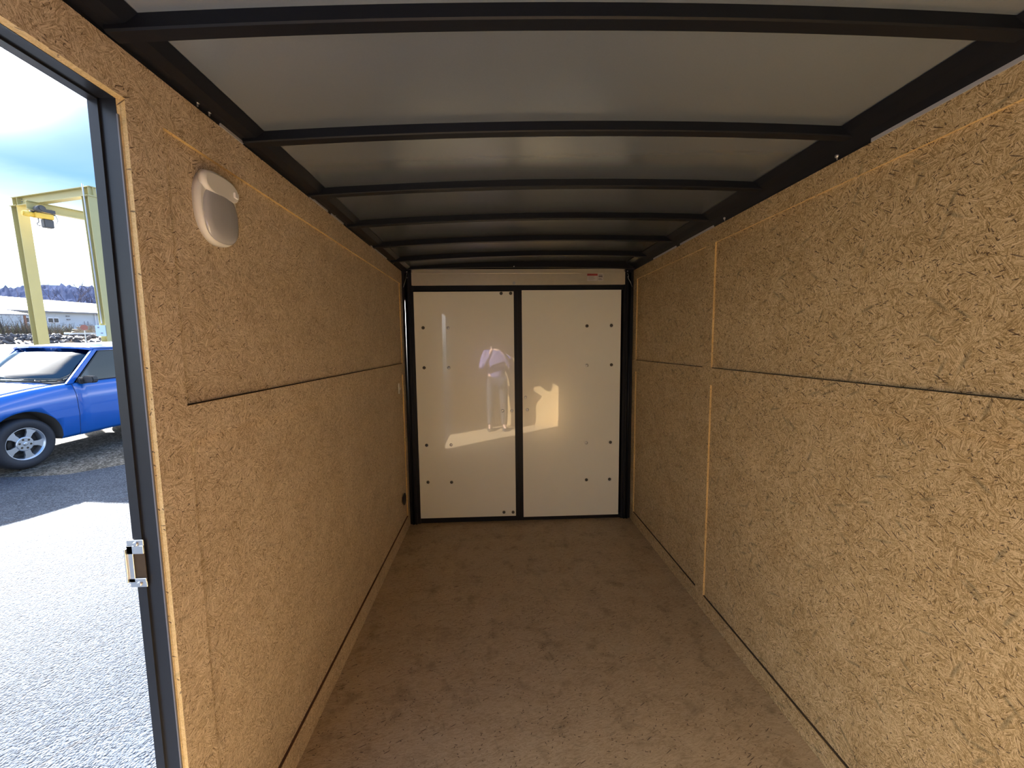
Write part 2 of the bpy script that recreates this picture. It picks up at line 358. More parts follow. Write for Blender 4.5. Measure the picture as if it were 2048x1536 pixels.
# steel header plate with folded lip, its screw and the sticker
hp = empty('header_plate', 'brushed stainless steel plate above the white rear doors', 'metal plate', (.9, 3.2, 1.9))
MB().box((-.826, -.002, .0), (.832, .012, .098)).box((-.826, -.0055, .089), (.832, .0, .0935)).box((-.826, .0, .0935), (.832, .012, .121)).build('plate', M_steel, hp)
MB().lathe([(.0, -.002), (.006, -.002), (.011, -.006), (.011, -.009), (.0, -.0095)][::1][1:4], Matrix.Translation((-.04, 0, .014)) @ Matrix.Rotation(PI/2, 4, 'X') @ Matrix.Scale(-1, 4, (0, 0, 1)), n=16).build('bolt', M_zinc, hp)
M_red = principled('label_red', (.33, .03, .03), .5); M_paper = principled('label_paper', (.62, .58, .55), .5); M_ink = principled('label_ink', (.03, .03, .03), .6); M_inkg = principled('label_faint_ink', (.33, .29, .27), .6)
lb = empty('warning_label', 'small red and white warning sticker on the steel plate above the right door', 'sticker', (1.432, 3.1975, 1.928))
MB().box((0, -.0006, 0), (.082, .0006, .040)).build('paper', M_paper, lb)
MB().box((.0, -.0012, .040), (.082, .0006, .055)).build('red_band', M_red, lb)
tx = MB()
for i in range(5): tx.box((.008, -.0012, .008+i*.006), (.05+.02*((i*7) % 3)/3, -.0004, .0105+i*.006))
for a, b in ((.0, .002), (.080, .082)): tx.box((a, -.0012, 0), (b, -.0004, .040))
tx.build('text_lines', M_inkg, lb)
MB().box((.082, -.0014, .004), (.128, .0006, .056)).build('side_paper', M_paper, lb)
t2 = MB().box((.089, -.002, .029), (.120, -.001, .036)).box((.089, -.002, .042), (.12, -.001, .046)).box((.087, -.002, .016), (.112, -.001, .019)).box((.087, -.002, .009), (.118, -.001, .012))
t2.build('black_bar', M_ink, lb)

# rear doors
def bolt_mesh():
    b = MB(); R_ = Matrix.Rotation(PI/2, 4, 'X')
    b.lathe([(.0125, 0), (.0125, .002), (.010, .0045), (.0065, .005)], R_, n=20); b.lathe([(.0055, .005), (.0055, .0085), (.003, .009)], R_, n=6)
    return b
bolt0 = None
def rear_door(n, x0, x1, z0, z1, bolts):
    global bolt0
    d = MB().box((x0, 3.207, z0), (x1, 3.222, z1)).build('door_%d' % n, M_door, bevel=.0012); struct(d)
    for x, z, br in bolts:
        if bolt0 is None: o = bolt0 = bolt_mesh().build('bolt', M_dbolt)
        else: o = bolt0.copy(); COL.objects.link(o)
        if br: o.data = o.data.copy(); o.data.materials.clear(); o.data.materials.append(M_zinc)
        o.parent = d; o.location = (x, 3.207, z)
    return d
rear_door(1, .083, .857, .042, 1.853, [(.76, 1.838, 0), (.834, 1.838, 0), (.15, 1.578, 0), (.343, 1.576, 1), (.148, 1.267, 0), (.34, 1.264, 1), (.759, .915, 1), (.834, .913, 1), (.148, .648, 0), (.343, .647, 1), (.151, .344, 0), (.339, .339, 0), (.759, .076, 0), (.834, .074, 0)])
rear_door(2, .920, 1.706, .030, 1.861, [(1.435, 1.581, 0), (1.63, 1.583, 0), (1.437, 1.269, 1), (1.634, 1.271, 0), (.944, 1.021, 1), (.958, .92, 1), (1.436, .64, 1), (1.633, .64, 0), (1.438, .331, 0), (1.629, .331, 0)])

# side door frame: steel tube lining, outer rail and its lips
sf = MB()
sf.box((-.046, JY-.001, -.02), (-.0165, JY+.02, OZ)).box((-.066, JY-.004, -.02), (-.046, JY+.02, OZ))
sf.box((-.0475, JY-.0055, -.02), (-.0462, JY-.003, OZ-.002))
sf.box((-.046, OY0, OZ-.001), (-.0165, JY, OZ+.02)).box((-.066, OY0, OZ-.005), (-.046, JY, OZ+.02))
sf.box((-.066, OY0-.02, -.02), (-.0125, OY0+.012, OZ)).box((-.066, OY0, -.03), (-.0, JY, -.002))
struct(sf.build('trim_13', M_blackj))
struct(MB().box((-.0148, JY-.004, 0), (-.0122, JY+.01, OZ-.03)).build('trim_14', principled('grey_seal', (.16, .16, .18), .5)))
sp_ = empty('strike_plate', 'zinc door latch strike plate screwed to the black side door frame', 'strike plate', (-.060, JY-.005, .985))
pl = MB()
for a, b in (((-.017, -.002, -.052), (.017, .0005, -.036)), ((-.017, -.002, .036), (.017, .0005, .052)), ((-.017, -.0035, -.040), (-.005, .0005, .040)), ((-.017, -.0035, .022), (.017, .0005, .040)), ((-.017, -.0035, -.040), (.017, .0005, -.032)), ((-.020, -.007, -.04), (-.017, .0005, .034))): pl.box(a, b)
pl.build('plate', M_zinc, sp_, bevel=.0006, seg=1)
MB().box((-.005, -.0012, -.032), (.017, .0005, .022)).build('latch_slot', M_gap, sp_)
for z in (-.044, .044):
    MB().lathe([(.0055, 0), (.0055, .002), (.003, .0035)], Matrix.Translation((.002, -.0018, z)) @ Matrix.Rotation(PI/2, 4, 'X'), n=14).build('screw', M_zinc, sp_)

# wall light on the left wall
wl = empty('wall_light', 'unlit white oval dome light with clouded lens high on the left wall', 'wall light', (-.009, 1.103, 1.787))
def oval(a, b, n=40, p=2.4):
    out = []
    for k in range(n):
        t = 2*PI*k/n; c, s = math.cos(t), math.sin(t)
        out.append((a*math.copysign(abs(c)**(2/p), c), b*math.copysign(abs(s)**(2/p), s)))
    return out
def oval_loft(steps, p=2.3):      # steps: (x, half-width, half-height, z-offset)
    return [[(x, u, v+dz) for u, v in oval(a, b, p=p)] for x, a, b, dz in steps]
MB().loft(oval_loft([(0, .074, .091, 0), (.012, .073, .090, 0), (.016, .071, .088, 0), (.018, .068, .085, 0)])).build('base', M_white, wl)
ln = MB().loft(oval_loft([(.016, .064, .066, -.018), (.020, .064, .066, -.018), (.026, .058, .060, -.018), (.029, .048, .05, -.018), (.030, .02, .02, -.018)], 2.6)); ln.build('lens', M_lens, wl)
MB().loft(oval_loft([(.014, .068, .030, .056), (.026, .066, .028, .055), (.029, .060, .024, .054)], 2.6)).build('top_cap', M_white, wl)
MB().box((.028, .040, .044), (.0335, .056, .058)).build('switch', principled('bright_switch', (.9, .9, .9), .2), wl, bevel=.001)

# small fittings near the rear on the left wall
pc = empty('plastic_clip', 'small white plastic clip on the left wall beside the rear door frame', 'clip', (0, 2.972, 1.131))
MB().box((0, -.015, -.038), (.006, .012, .038)).build('body', M_white, pc, bevel=.001)
MB().lathe([(.014, .006), (.013, .010), (.006, .013)], Matrix.Translation((-.004, .012, -.002)) @ Matrix.Rotation(PI/2, 4, 'Y'), n=16).build('round_stud', M_white, pc)
gm = MB().lathe([(.046, -.0), (.045, .003), (.036, .004), (.034, .0015)], Matrix.Translation((0, 0, 0)) @ Matrix.Rotation(PI/2, 4, 'Y'), n=32).build('grommet', M_black)
gm.location = (0, 3.022, .28); tag(gm, 'round black rubber grommet low on the left wall by the rear doors', 'grommet')

# grey foil strips between the board tops and the rails
FS = [('L', 1.14, 1.235, 'left board, beside the second roof bow'), ('L', 1.655, 1.82, 'left board, just past the third roof bow'), ('L', 1.86, 2.0, 'left board, just before the fourth roof bow'), ('L', 2.43, 2.77, 'left board, between fifth and sixth roof bows'),
      ('R', -.3, 1.187, 'right board, longest and nearest'), ('R', 2.035, 2.40, 'right board, between fourth and fifth roof bows'), ('R', 2.452, 2.80, 'right board, between fifth and sixth roof bows')]
for s, y0, y1, t in FS:
    h = .030 if s == 'R' else .012
    x = (-.0015, .003) if s == 'L' else (W-.003, W+.0015)
    mb = MB(); n = 10
    for k in range(n):
        a, b = y0+(y1-y0)*k/n, y0+(y1-y0)*(k+1)/n
        mb.box((x[0], a, HT+.0005), (x[1], b, HT+h+.0012*math.sin(k*1.3)))
    tag(mb.build('foil_strip', M_foil), 'grey strip showing above the ' + t, 'strip', 'grey strips along the board tops')
# small round screws in the rails
def screw(x, y, z, ax, lab):
    R_ = Matrix.Rotation(PI/2 if ax == 'L' else -PI/2, 4, 'Y')
    o = MB().lathe([(.007, 0), (.0065, .003), (.003, .006)], R_, n=14).cyl((0, 0, 0), (0, 0, -.012), .0018, n=6).build('screw', M_zinc)
    o.location = (x, y, z); return tag(o, lab, 'screw', 'bright screws along the roof rails')
screw(.006, 1.052, 2.020, 'L', 'bright round screw above the dome light, nearer of the two'); screw(.006, 1.092, 2.020, 'L', 'bright round screw above the dome light, farther of the two')
screw(.006, 1.89, 2.021, 'L', 'small bright screw on the left rail beside the fourth roof bow'); screw(.006, 2.93, 2.020, 'L', 'tiny bright screw on the left rail at its far end')
screw(W-.006, 1.30, 2.020, 'R', 'small bright screw on the right rail past the long grey strip'); screw(W-.006, 1.93, 2.020, 'R', 'small bright screw on the right rail beside the fourth roof bow')
# cable ends in the two rear top corners
def cable(pts, lab):
    o = MB().tube(pts, .0018, 6).build('cable_end', M_zinc); return tag(o, lab, 'cable', 'cable ends in the rear top corners')
cable([(.046, 3.184, 1.99), (.040, 3.180, 1.975), (.038, 3.182, 1.955), (.028, 3.178, 1.92), (.014, 3.182, 1.885)], 'thin pale cable end in the rear top left corner')
cable([(1.745, 3.184, 1.985), (1.752, 3.178, 1.965), (1.75, 3.18, 1.945), (1.768, 3.178, 1.915), (1.783, 3.182, 1.88)], 'thin pale cable end in the rear top right corner')
for x, z, l in ((.044, 2.0, 'left'), (.045, 1.957, 'left'), (1.747, 2.0, 'right'), (1.752, 1.957, 'right'), (.860, 2.035, 'middle')):
    o = MB().lathe([(.0045, 0), (.004, .003), (.002, .004)], Matrix.Rotation(PI/2, 4, 'X'), n=12).build('screw', M_zinc)
    o.location = (x, 3.188 if l != 'middle' else 3.171, z)
    tag(o, {'left': 'tiny screw holding the cable in the rear top left corner, ' + ('upper' if z > 1.98 else 'lower'), 'right': 'tiny screw holding the cable in the rear top right corner, ' + ('upper' if z > 1.98 else 'lower'), 'middle': 'tiny screw in the black beam above the middle of the steel plate'}[l], 'screw', 'tiny screws around the rear header')
# ================================================================== the yard outside
M_asph = None
def ground_mat(name, cols, scale, crack=False, bump=.6):
    m = bpy.data.materials.new(name); m.use_nodes = True; nt = m.node_tree; b = nt.nodes['Principled BSDF']
    t = N(nt, 'ShaderNodeTexCoord'); co = t.outputs['Object']
    v = N(nt, 'ShaderNodeTexVoronoi', inp={'Scale': scale}); L(nt, co, v.inputs['Vector'])
    v2 = N(nt, 'ShaderNodeTexVoronoi', inp={'Scale': scale*2.3}); L(nt, co, v2.inputs['Vector'])
    n = N(nt, 'ShaderNodeTexNoise', inp={'Scale': scale*.25, 'Detail': 8, 'Roughness': .75}); L(nt, co, n.inputs['Vector'])
    n2 = N(nt, 'ShaderNodeTexNoise', inp={'Scale': 1.3, 'Detail': 4}); L(nt, co, n2.inputs['Vector'])
    s1 = N(nt, 'ShaderNodeSeparateColor'); L(nt, v.outputs['Color'], s1.inputs[0]); s2 = N(nt, 'ShaderNodeSeparateColor'); L(nt, v2.outputs['Color'], s2.inputs[0])
    f = math_(nt, 'ADD', math_(nt, 'MULTIPLY', s1.outputs[0], .35), math_(nt, 'MULTIPLY', s2.outputs[0], .25))
    f = math_(nt, 'ADD', f, math_(nt, 'MULTIPLY', n.outputs[0], .4)); f = math_(nt, 'ADD', f, math_(nt, 'MULTIPLY', math_(nt, 'SUBTRACT', n2.outputs[0], .5), .3))
    c = ramp(nt, f, [(.2, cols[0]), (.5, cols[1]), (.85, cols[2])])
    h = math_(nt, 'ADD', math_(nt, 'MULTIPLY', v.outputs['Distance'], -1.0), n.outputs[0])
    if crack:
        w_ = N(nt, 'ShaderNodeTexNoise', inp={'Scale': 3, 'Detail': 5}); L(nt, co, w_.inputs['Vector'])
        mx = N(nt, 'ShaderNodeVectorMath', operation='MULTIPLY_ADD'); L(nt, w_.outputs['Color'], mx.inputs[0]); mx.inputs[1].default_value = (.5,)*3; L(nt, co, mx.inputs[2])
        vc = N(nt, 'ShaderNodeTexVoronoi', feature='DISTANCE_TO_EDGE', inp={'Scale': .55}); L(nt, mx.outputs[0], vc.inputs['Vector'])
        mk = math_(nt, 'LESS_THAN', vc.outputs['Distance'], .0045)
        c = mixc(nt, math_(nt, 'MULTIPLY', mk, .7), c, (.03, .03, .035))
    L(nt, c, b.inputs['Base Color']); b.inputs['Roughness'].default_value = .85; b.inputs['Specular IOR Level'].default_value = .12
    bp_ = N(nt, 'ShaderNodeBump', inp={'Strength': bump, 'Distance': .012}); L(nt, h, bp_.inputs['Height']); L(nt, bp_.outputs[0], b.inputs['Normal'])
    return m
M_asph = ground_mat('worn_asphalt', ((.004, .006, .011), (.026, .037, .058), (.085, .10, .125)), 95, True, .9)
M_grav = ground_mat('packed_gravel', ((.012, .011, .009), (.05, .046, .037), (.22, .205, .18)), 38, False, .9)
M_brown = ground_mat('dry_earth', ((.02, .015, .01), (.08, .058, .04), (.14, .11, .08)), 6, False, .6)

edge = [(-7.9, -60), (-7.6, 0), (-7.35, 3.2), (-7.02, 4.43), (-6.62, 4.50), (-6.29, 4.60), (-6.13, 4.78), (-5.91, 5.04), (-5.6, 5.5), (-5.4, 8), (-5.0, 60)]
def sheet(name, poly, z0, z1, mat):
    return outside(struct(MB().prism(poly, z1-z0, Matrix.Translation((0, 0, z0))).build(name, mat)))
sheet('asphalt_pavement', edge + [(60, 60), (60, -60)], -.2, 0, M_asph)
sheet('gravel_ground', [(-600, 60), (-600, -60)] + [(x, y) for x, y in edge], -.2, -.004, M_grav)
sheet('field_ground', [(-600, 60), (60, 60), (60, 600), (-600, 600)], -.2, -.006, M_brown)

# low earth bank behind the yard
def bank(name, pts, mat, seed, w_=6):
    bm = bmesh.new(); rows = []
    for i, (x, y, h) in enumerate(pts):
        d = Vector((pts[min(i+1, len(pts)-1)][0]-pts[max(i-1, 0)][0], pts[min(i+1, len(pts)-1)][1]-pts[max(i-1, 0)][1], 0)).normalized(); nn = Vector((-d.y, d.x, 0))
        row = []
        for k in range(9):
            t = k/8-.5; hh = h*max(0, math.cos(t*PI))**.8 * (1+.35*noise.noise(Vector((x*.4+seed, y*.4, k*.7)))) - .02
            row.append(bm.verts.new((x+nn.x*w_*t, y+nn.y*w_*t, hh)))
        rows.append(row)
    for a, b in zip(rows, rows[1:]):
        for k in range(8): bm.faces.new((a[k], a[k+1], b[k+1], b[k])).smooth = True
    me = bpy.data.meshes.new(name); bmesh.ops.recalc_face_normals(bm, faces=bm.faces); bm.to_mesh(me); bm.free(); me.materials.append(mat)
    o = bpy.data.objects.new(name, me); COL.objects.link(o); return outside(o)
def lerp(a, b, t): return a+(b-a)*t
bpts = [(lerp(-72, -54, i/40), lerp(32, 65, i/40), lerp(.55, .9, i/40)) for i in range(41)]
struct(bank('earth_bank', bpts, M_brown, 1, 14))

# dry weeds on the bank: nobody could count the stems
def weeds(bm, n, A, B, spread, h0, h1, mis, base):
    for i in range(n):
        t = random.random(); x = lerp(A[0], B[0], t)+random.gauss(0, spread); y = lerp(A[1], B[1], t)+random.gauss(0, spread)
        h = lerp(h0, h1, random.random()**1.6); z = base - .25*random.random(); lx, ly = random.gauss(0, .22)*h, random.gauss(0, .22)*h
        w1 = random.uniform(.02, .055); mi = random.choice(mis); ang = random.random()*PI; wx, wy = math.cos(ang)*w1, math.sin(ang)*w1
        p = [(x-wx, y-wy, z), (x+wx, y+wy, z), (x+lx*.4+wx*.7, y+ly*.4+wy*.7, z+h*.6), (x+lx*.4-wx*.7, y+ly*.4-wy*.7, z+h*.6)]
        v = [bm.verts.new(q) for q in p]; tip = bm.verts.new((x+lx, y+ly, z+h))
        for f in ((v[0], v[1], v[2], v[3]), (v[3], v[2], tip)): bm.faces.new(f).material_index = mi
        for q in range(4):
            s = random.uniform(.3, .95); bx, by, bz = x+lx*s*.7, y+ly*s*.7, z+h*s; r = random.uniform(.1, .36); a2 = random.random()*2*PI
            e = (bx+math.cos(a2)*r, by+math.sin(a2)*r, bz+random.uniform(0, .2))
            f = bm.faces.new([bm.verts.new((bx, by, bz-.02)), bm.verts.new((bx, by, bz+.02)), bm.verts.new(e)]); f.material_index = mi
W1 = principled('dry_stem', (.12, .09, .06), .8, noise_=.3, nscale=2); W2 = principled('dark_stem', (.05, .045, .04), .8, noise_=.3, nscale=2); W3 = principled('green_stem', (.10, .11, .06), .8, noise_=.3, nscale=2)
bmw = bmesh.new()
weeds(bmw, 3000, (-71, 39.6), (-64.8, 50.8), 1.8, .6, 2.3, [0, 1, 0, 2], .35)
weeds(bmw, 130, (-69.3, 41.4), (-66.2, 47.9), 1.4, 2.2, 4.0, [1, 0], .35)
weeds(bmw, 1500, (-64, 51.5), (-56.7, 60.3), 1.4, .3, 1.1, [0, 0, 2], .5)
me = bpy.data.meshes.new('dry_weeds'); bmw.to_mesh(me); bmw.free()
for m in (W1, W2, W3): me.materials.append(m)
o = bpy.data.objects.new('dry_weeds', me); COL.objects.link(o); tag(o, 'dense brown winter weeds on the low bank in front of the long white building', 'weeds', kind='stuff'); outside(o)

# rubble at the foot of the bank
def rubble():
    bm = bmesh.new()
    for i in range(750):
        t = random.random(); x = lerp(-63.9, -58.3, t)+random.gauss(0, 1.6); y = lerp(36.9, 47.2, t)+random.gauss(0, 1.3); u = random.random()
        z = .02+.9*u*u; x -= u*u*2.9; s = random.uniform(.1, .36)
        M = Matrix.Translation((x, y, z)) @ Matrix.Rotation(random.random()*6, 4, Vector((random.random()+.1, random.random(), random.random()))) @ Matrix.Diagonal((s*1.5, s, s*.55, 1))
        r = bmesh.ops.create_icosphere(bm, subdivisions=1, radius=1, matrix=M)
        for v in r['verts']: v.co += Vector((random.uniform(-1, 1), random.uniform(-1, 1), random.uniform(-1, 1)))*s*.2
    me = bpy.data.meshes.new('rubble_heap'); bm.to_mesh(me); bm.free(); me.materials.append(principled('grey_rubble', (.07, .07, .08), .8, noise_=.3, nscale=1.5))
    o = bpy.data.objects.new('rubble_heap', me); COL.objects.link(o); tag(o, 'heap of grey broken stone below the weeds at the far left', 'rubble', kind='stuff'); outside(o)
rubble()

# ------------------------------------------------------------------ long white building
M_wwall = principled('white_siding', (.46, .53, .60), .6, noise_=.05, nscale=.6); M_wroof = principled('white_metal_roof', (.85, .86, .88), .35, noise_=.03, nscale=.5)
M_dark = principled('dark_glazing', (.05, .045, .05), .2); M_trimd = principled('dark_eave', (.20, .21, .24), .6); M_wframe = principled('pale_frame', (.7, .74, .8), .5)
A_ = Vector((-64.0, 32.2, 0)); B_ = Vector((-73.7, 73.7, 0)); dirn = (B_-A_).normalized(); back = Vector((-dirn.y, dirn.x, 0))
bl = empty('warehouse_building', 'long low white building with a sunlit metal roof across the yard', 'building', A_*1.5 - Vector((0, 0, .965)), ext=True, rz=math.atan2(dirn.y, dirn.x)); bl.scale = (1.5,)*3
LEN = (B_-A_).length
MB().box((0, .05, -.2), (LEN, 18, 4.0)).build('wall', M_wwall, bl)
rfm = MB().hexa([(-.3, -.5, 3.98), (26.4, -.5, 3.98), (26.4, 9, 6.05), (-.3, 9, 6.25), (-.3, -.5, 4.05), (26.4, -.5, 4.05), (26.4, 9, 6.2), (-.3, 9, 6.4)])
rfm.hexa([(26.4, -.5, 3.88), (LEN+.3, -.5, 3.88), (LEN+.3, 9, 5.8), (26.4, 9, 6.05), (26.4, -.5, 3.95), (LEN+.3, -.5, 3.95), (LEN+.3, 9, 5.95), (26.4, 9, 6.15)])
rfm.hexa([(-.3, 9, 6.25), (LEN+.3, 9, 5.85), (LEN+.3, 18.5, 3.9), (-.3, 18.5, 3.9), (-.3, 9, 6.4), (LEN+.3, 9, 5.98), (LEN+.3, 18.5, 4), (-.3, 18.5, 4)])
rfm.build('roof', M_wroof, bl)
MB().box((-.3, -.53, 3.86), (26.35, -.45, 4.0)).box((26.45, -.53, 3.76), (LEN+.3, -.45, 3.9)).build('eave_trim', M_trimd, bl)
MB().cyl((26.4, -.1, 0), (26.4, -.1, 3.9), .06, n=8).build('downpipe', M_wframe, bl)
for s0, s1, z0, z1 in ((19.0, 19.6, 2.5, 3.05), (19.8, 20.4, 2.5, 3.05), (15.7, 16.3, 2.5, 3.05)):
    f = MB().box((s0-.12, -.02, z0-.12), (s1+.12, .05, z1+.12)).build('window', M_wframe, bl); MB().box((s0, -.05, z0), (s1, -.02, z1)).build('pane', M_dark, f)
for s0, z0 in ((21.7, 3.32), (21.75, 2.85)): MB().box((s0, -.06, z0), (s0+.5, .05, z0+.16)).build('wall_vent', M_trimd, bl)

sh = empty('open_shed', 'small white-roofed lean-to shed at the far left before the long building', 'shed', (-87.5, 57.8, -1.45), ext=True, rz=math.atan2(.9, .25)); sh.scale = (1.75,)*3
MB().hexa([(-6, -.6, 3.05), (2.0, -.6, 3.02), (2.0, 3, 3.35), (-6, 3, 3.4), (-6, -.6, 3.12), (2.0, -.6, 3.1), (2.0, 3, 3.5), (-6, 3, 3.55)]).build('roof', M_wroof, sh)
MB().box((-6, -.62, 2.96), (2.0, -.58, 3.06)).build('fascia', M_trimd, sh)
for x in (1.75, -1.2, -4.5): MB().box((x, -.4, 0), (x+.14, -.26, 3.05)).build('post', principled('brown_post', (.22, .12, .09), .7) if x == 1.75 else bpy.data.materials['brown_post'], sh)

# wooded hill on the skyline
def hill():
    bm = bmesh.new(); rows = []
    n = 640
    for i in range(n+1):
        az = math.radians(lerp(-105, -20, i/n)); d = 330
        el = lerp(3.15, 3.9, min(1, max(0, (math.degrees(az)+57)/4.5))) - .5*max(0, (math.degrees(az)+50)/20)
        h = math.tan(math.radians(el))*d + 1.93 + 1.6*noise.noise(Vector((i*.55, 0, 0))) + 1.6*noise.noise(Vector((i*.13, 3, 0))) + .8*noise.noise(Vector((i*1.3, 5, 0)))
        row = []
        for k in range(12):
            t = k/11; dd = d*(.93+.085*t) + 1.5*noise.noise(Vector((i*.4, k*.9, 1))); hh = h*(t**.75) + (1.6*noise.noise(Vector((i*.5, k*.8, 2))) if 0 < k < 11 else 0)
            row.append(bm.verts.new((math.sin(az)*dd, math.cos(az)*dd, hh if k else -.1)))
        row.append(bm.verts.new((math.sin(az)*d*1.5, math.cos(az)*d*1.5, -.1)))
        rows.append(row)
    for a, b in zip(rows, rows[1:]):
        for k in range(12): bm.faces.new((a[k], b[k], b[k+1], a[k+1]))
    me = bpy.data.meshes.new('hill'); bm.to_mesh(me); bm.free(); me.materials.append(principled('hazy_winter_woods', (.12, .135, .21), 1.0, spec=0, noise_=.5, nscale=.12))  # blue of the distance haze is mixed into the woods colour
    o = bpy.data.objects.new('hill', me); COL.objects.link(o); struct(o); outside(o)
hill()
# bare trees standing over the ridge
M_bark = principled('grey_bark', (.055, .055, .08), 1.0, spec=0, noise_=.2, nscale=1)
def bare_tree(az, dist, h, label, seed):
    rnd = random.Random(seed); mb = MB()
    def br(p, d, l, r, dep):
        q = p + d*l; mb.cyl(p, q, r, r*.65, n=4)
        if dep == 0: return
        for _ in range(3 if dep > 1 else 2):
            nd = (d + Vector((rnd.gauss(0, .38), rnd.gauss(0, .38), rnd.gauss(.05, .2)))).normalized(); s = rnd.uniform(.55, 1)
            br(p + d*l*s, nd, l*rnd.uniform(.5, .75), r*.55, dep-1)
    br(Vector((0, 0, -.1)), Vector((0, 0, 1)), h*.45, h*.013, 4)
    o = mb.build('bare_tree', M_bark); a = math.radians(az)
    o.matrix_basis = EXT @ Matrix.Translation((math.sin(a)*dist, math.cos(a)*dist, 0)); tag(o, label, 'tree', 'bare trees on the skyline')
bare_tree(-51.75, 178, 17.0, 'tallest bare tree over the ridge, middle of the gap between yellow posts', 3)
bare_tree(-51.3, 205, 18.0, 'bare tree over the ridge just right of the tallest one', 4)
bare_tree(-50.5, 250, 20.5, 'bare tree over the ridge close to the right yellow post', 8)
bare_tree(-49.95, 205, 17.0, 'bare tree over the ridge partly behind the right yellow post', 9)
bare_tree(-52.9, 178, 14.8, 'bare tree over the ridge just right of the left yellow post', 12)
bare_tree(-55.9, 178, 13.2, 'bare tree over the ridge at the far left edge', 14)

# stack of boards on a white beam
st = empty('board_stack', 'stack of brown boards on a white beam beyond the right yellow post', 'board stack', (-56.2, 45.5, 1.01), ext=True, rz=math.atan2(.75, .66)); st.scale = (1.8,)*3
M_lum = principled('weathered_boards', (.24, .15, .07), .7, noise_=.3, nscale=6)
MB().box((-1.1, -.2, 0), (1.2, .25, .10)).build('white_beam', M_wframe, st)
lm = MB()
for k, (a, b) in enumerate(((-.75, .78), (-.62, .85), (-.7, .62), (-.45, .55), (-.5, .45), (-.3, .4))):
    lm.box((a, -.3, .13+k*.075), (b, .3, .13+k*.075+.05))
lm.build('boards', M_lum, st)
MB().box((-.35, -.2, .58), (.3, .2, .64)).box((-.12, -.02, .64), (-.06, .02, .86)).box((.04, -.02, .64), (.1, .02, .86)).box((-.2, -.05, .71), (.2, .05, .74)).build('dark_frame', M_trimd, st)

# ------------------------------------------------------------------ yellow gantry frame
M_yel = principled('yellow_paint', (.45, .39, .17), .45, noise_=.06, nscale=3); M_grey = principled('grey_conduit', (.5, .53, .55), .4, metal=.3)
def ibeam(mb, p, q, dd, depth, width, tf=.016, tw=.012):
    p, q, dd = Vector(p), Vector(q), Vector(dd); a = (q-p).normalized(); dd = (dd - a*dd.dot(a)).normalized(); ww = a.cross(dd)
    def bx(c, hd, hw): return mb.hexa([p+c+dd*s*hd+ww*t*hw for s, t in ((-1,-1),(1,-1),(1,1),(-1,1))] + [q+c+dd*s*hd+ww*t*hw for s, t in ((-1,-1),(1,-1),(1,1),(-1,1))])
    bx(dd*(depth/2), tf/2, width/2); bx(-dd*(depth/2), tf/2, width/2); bx(Vector(), depth/2-tf/2, tw/2); return mb
PA = Vector((-13.28, 9.63, 0)); PB = Vector((-10.64, 9.073, 0)); hu = (PB-PA).normalized(); hv = Vector((-hu.y, hu.x, 0)); TOP = 5.13
gc = empty('gantry_crane', 'yellow steel gantry frame standing in the yard behind the blue car', 'gantry', PA, ext=True)
loc = lambda v: Vector(v)-PA
FAR = 6.2; rd = Vector((.265, .964, 0)).normalized(); RP = Vector((-12.333, 9.655, 0))
def leg(c): 
    m = MB(); ibeam(m, loc(c), loc(c)+Vector((0, 0, TOP-.225)), hu, .22, .21)
    c2 = loc(c); m.hexa([c2+hu*a*.2+hv*b*.2+Vector((0, 0, z)) for z in (0, .03) for a, b in ((-1,-1),(1,-1),(1,1),(-1,1))])
    m.hexa([c2+hu*a*.14+hv*b*.13+Vector((0, 0, z)) for z in (TOP-.225, TOP-.21) for a, b in ((-1,-1),(1,-1),(1,1),(-1,1))])
    return m.build('post', M_yel, gc)
leg(PA); leg(PB)
PC, PD_ = PA+rd*FAR, PB+rd*FAR
leg(PC); leg(PD_)
for a, b in ((PA, PB), (PC, PD_)):
    m = MB(); ibeam(m, loc(a)-hu*.14+Vector((0, 0, TOP-.105)), loc(b)+hu*.14+Vector((0, 0, TOP-.105)), (0, 0, 1), .195, .16)
    for c in (a, b):
        for s in (-.09, .09):
            c2 = loc(c)+hu*s+Vector((0, 0, TOP-.105)); m.hexa([c2+hu*i*.006+hv*j*.075+Vector((0, 0, z)) for z in (-.09, .09) for i, j in ((-1,-1),(1,-1),(1,1),(-1,1))])
    m.build('end_beam', M_yel, gc)
m = MB(); ibeam(m, loc(RP-rd*.5)+Vector((0, 0, TOP-.315)), loc(RP+rd*(FAR+.6))+Vector((0, 0, TOP-.315)), (0, 0, 1), .19, .11); m.build('runway_beam', M_yel, gc)
for k in range(3):
    for c2 in (loc(PA)+hu*.16-hv*.012+Vector((0, 0, TOP-.17+k*.06)), loc(PB)-hu*.16-hv*.012+Vector((0, 0, TOP-.17+k*.06))):
        MB().cyl(c2-hv*.012, c2+hv*.012, .012, n=8).build('bolt', M_trimd, gc)
cdt = loc(PB)-hv*.125+hu*(.02)
MB().tube([cdt+Vector((0, 0, 2.0)), cdt+Vector((0, 0, TOP-.2)), cdt+Vector((0, 0, TOP+.03))], .015, 8).build('conduit', M_grey, gc)
eb = MB().box((-.09, -.05, 0), (.09, .04, .26), M=Matrix.Translation(cdt+Vector((0, -.03, 1.70))) @ Matrix.Rotation(.55, 4, 'Z')).build('control_box', principled('pale_blue_box', (.55, .66, .74), .45), gc, bevel=.005)
MB().box((-.045, -.054, .19), (-.015, -.05, .225), M=Matrix.Translation(cdt+Vector((0, -.03, 1.70))) @ Matrix.Rotation(.55, 4, 'Z')).build('switch', M_trimd, eb)
MB().box((0, -.054, .06), (.04, -.05, .085), M=Matrix.Translation(cdt+Vector((0, -.03, 1.70))) @ Matrix.Rotation(.55, 4, 'Z')).build('sticker', M_trimd, eb)

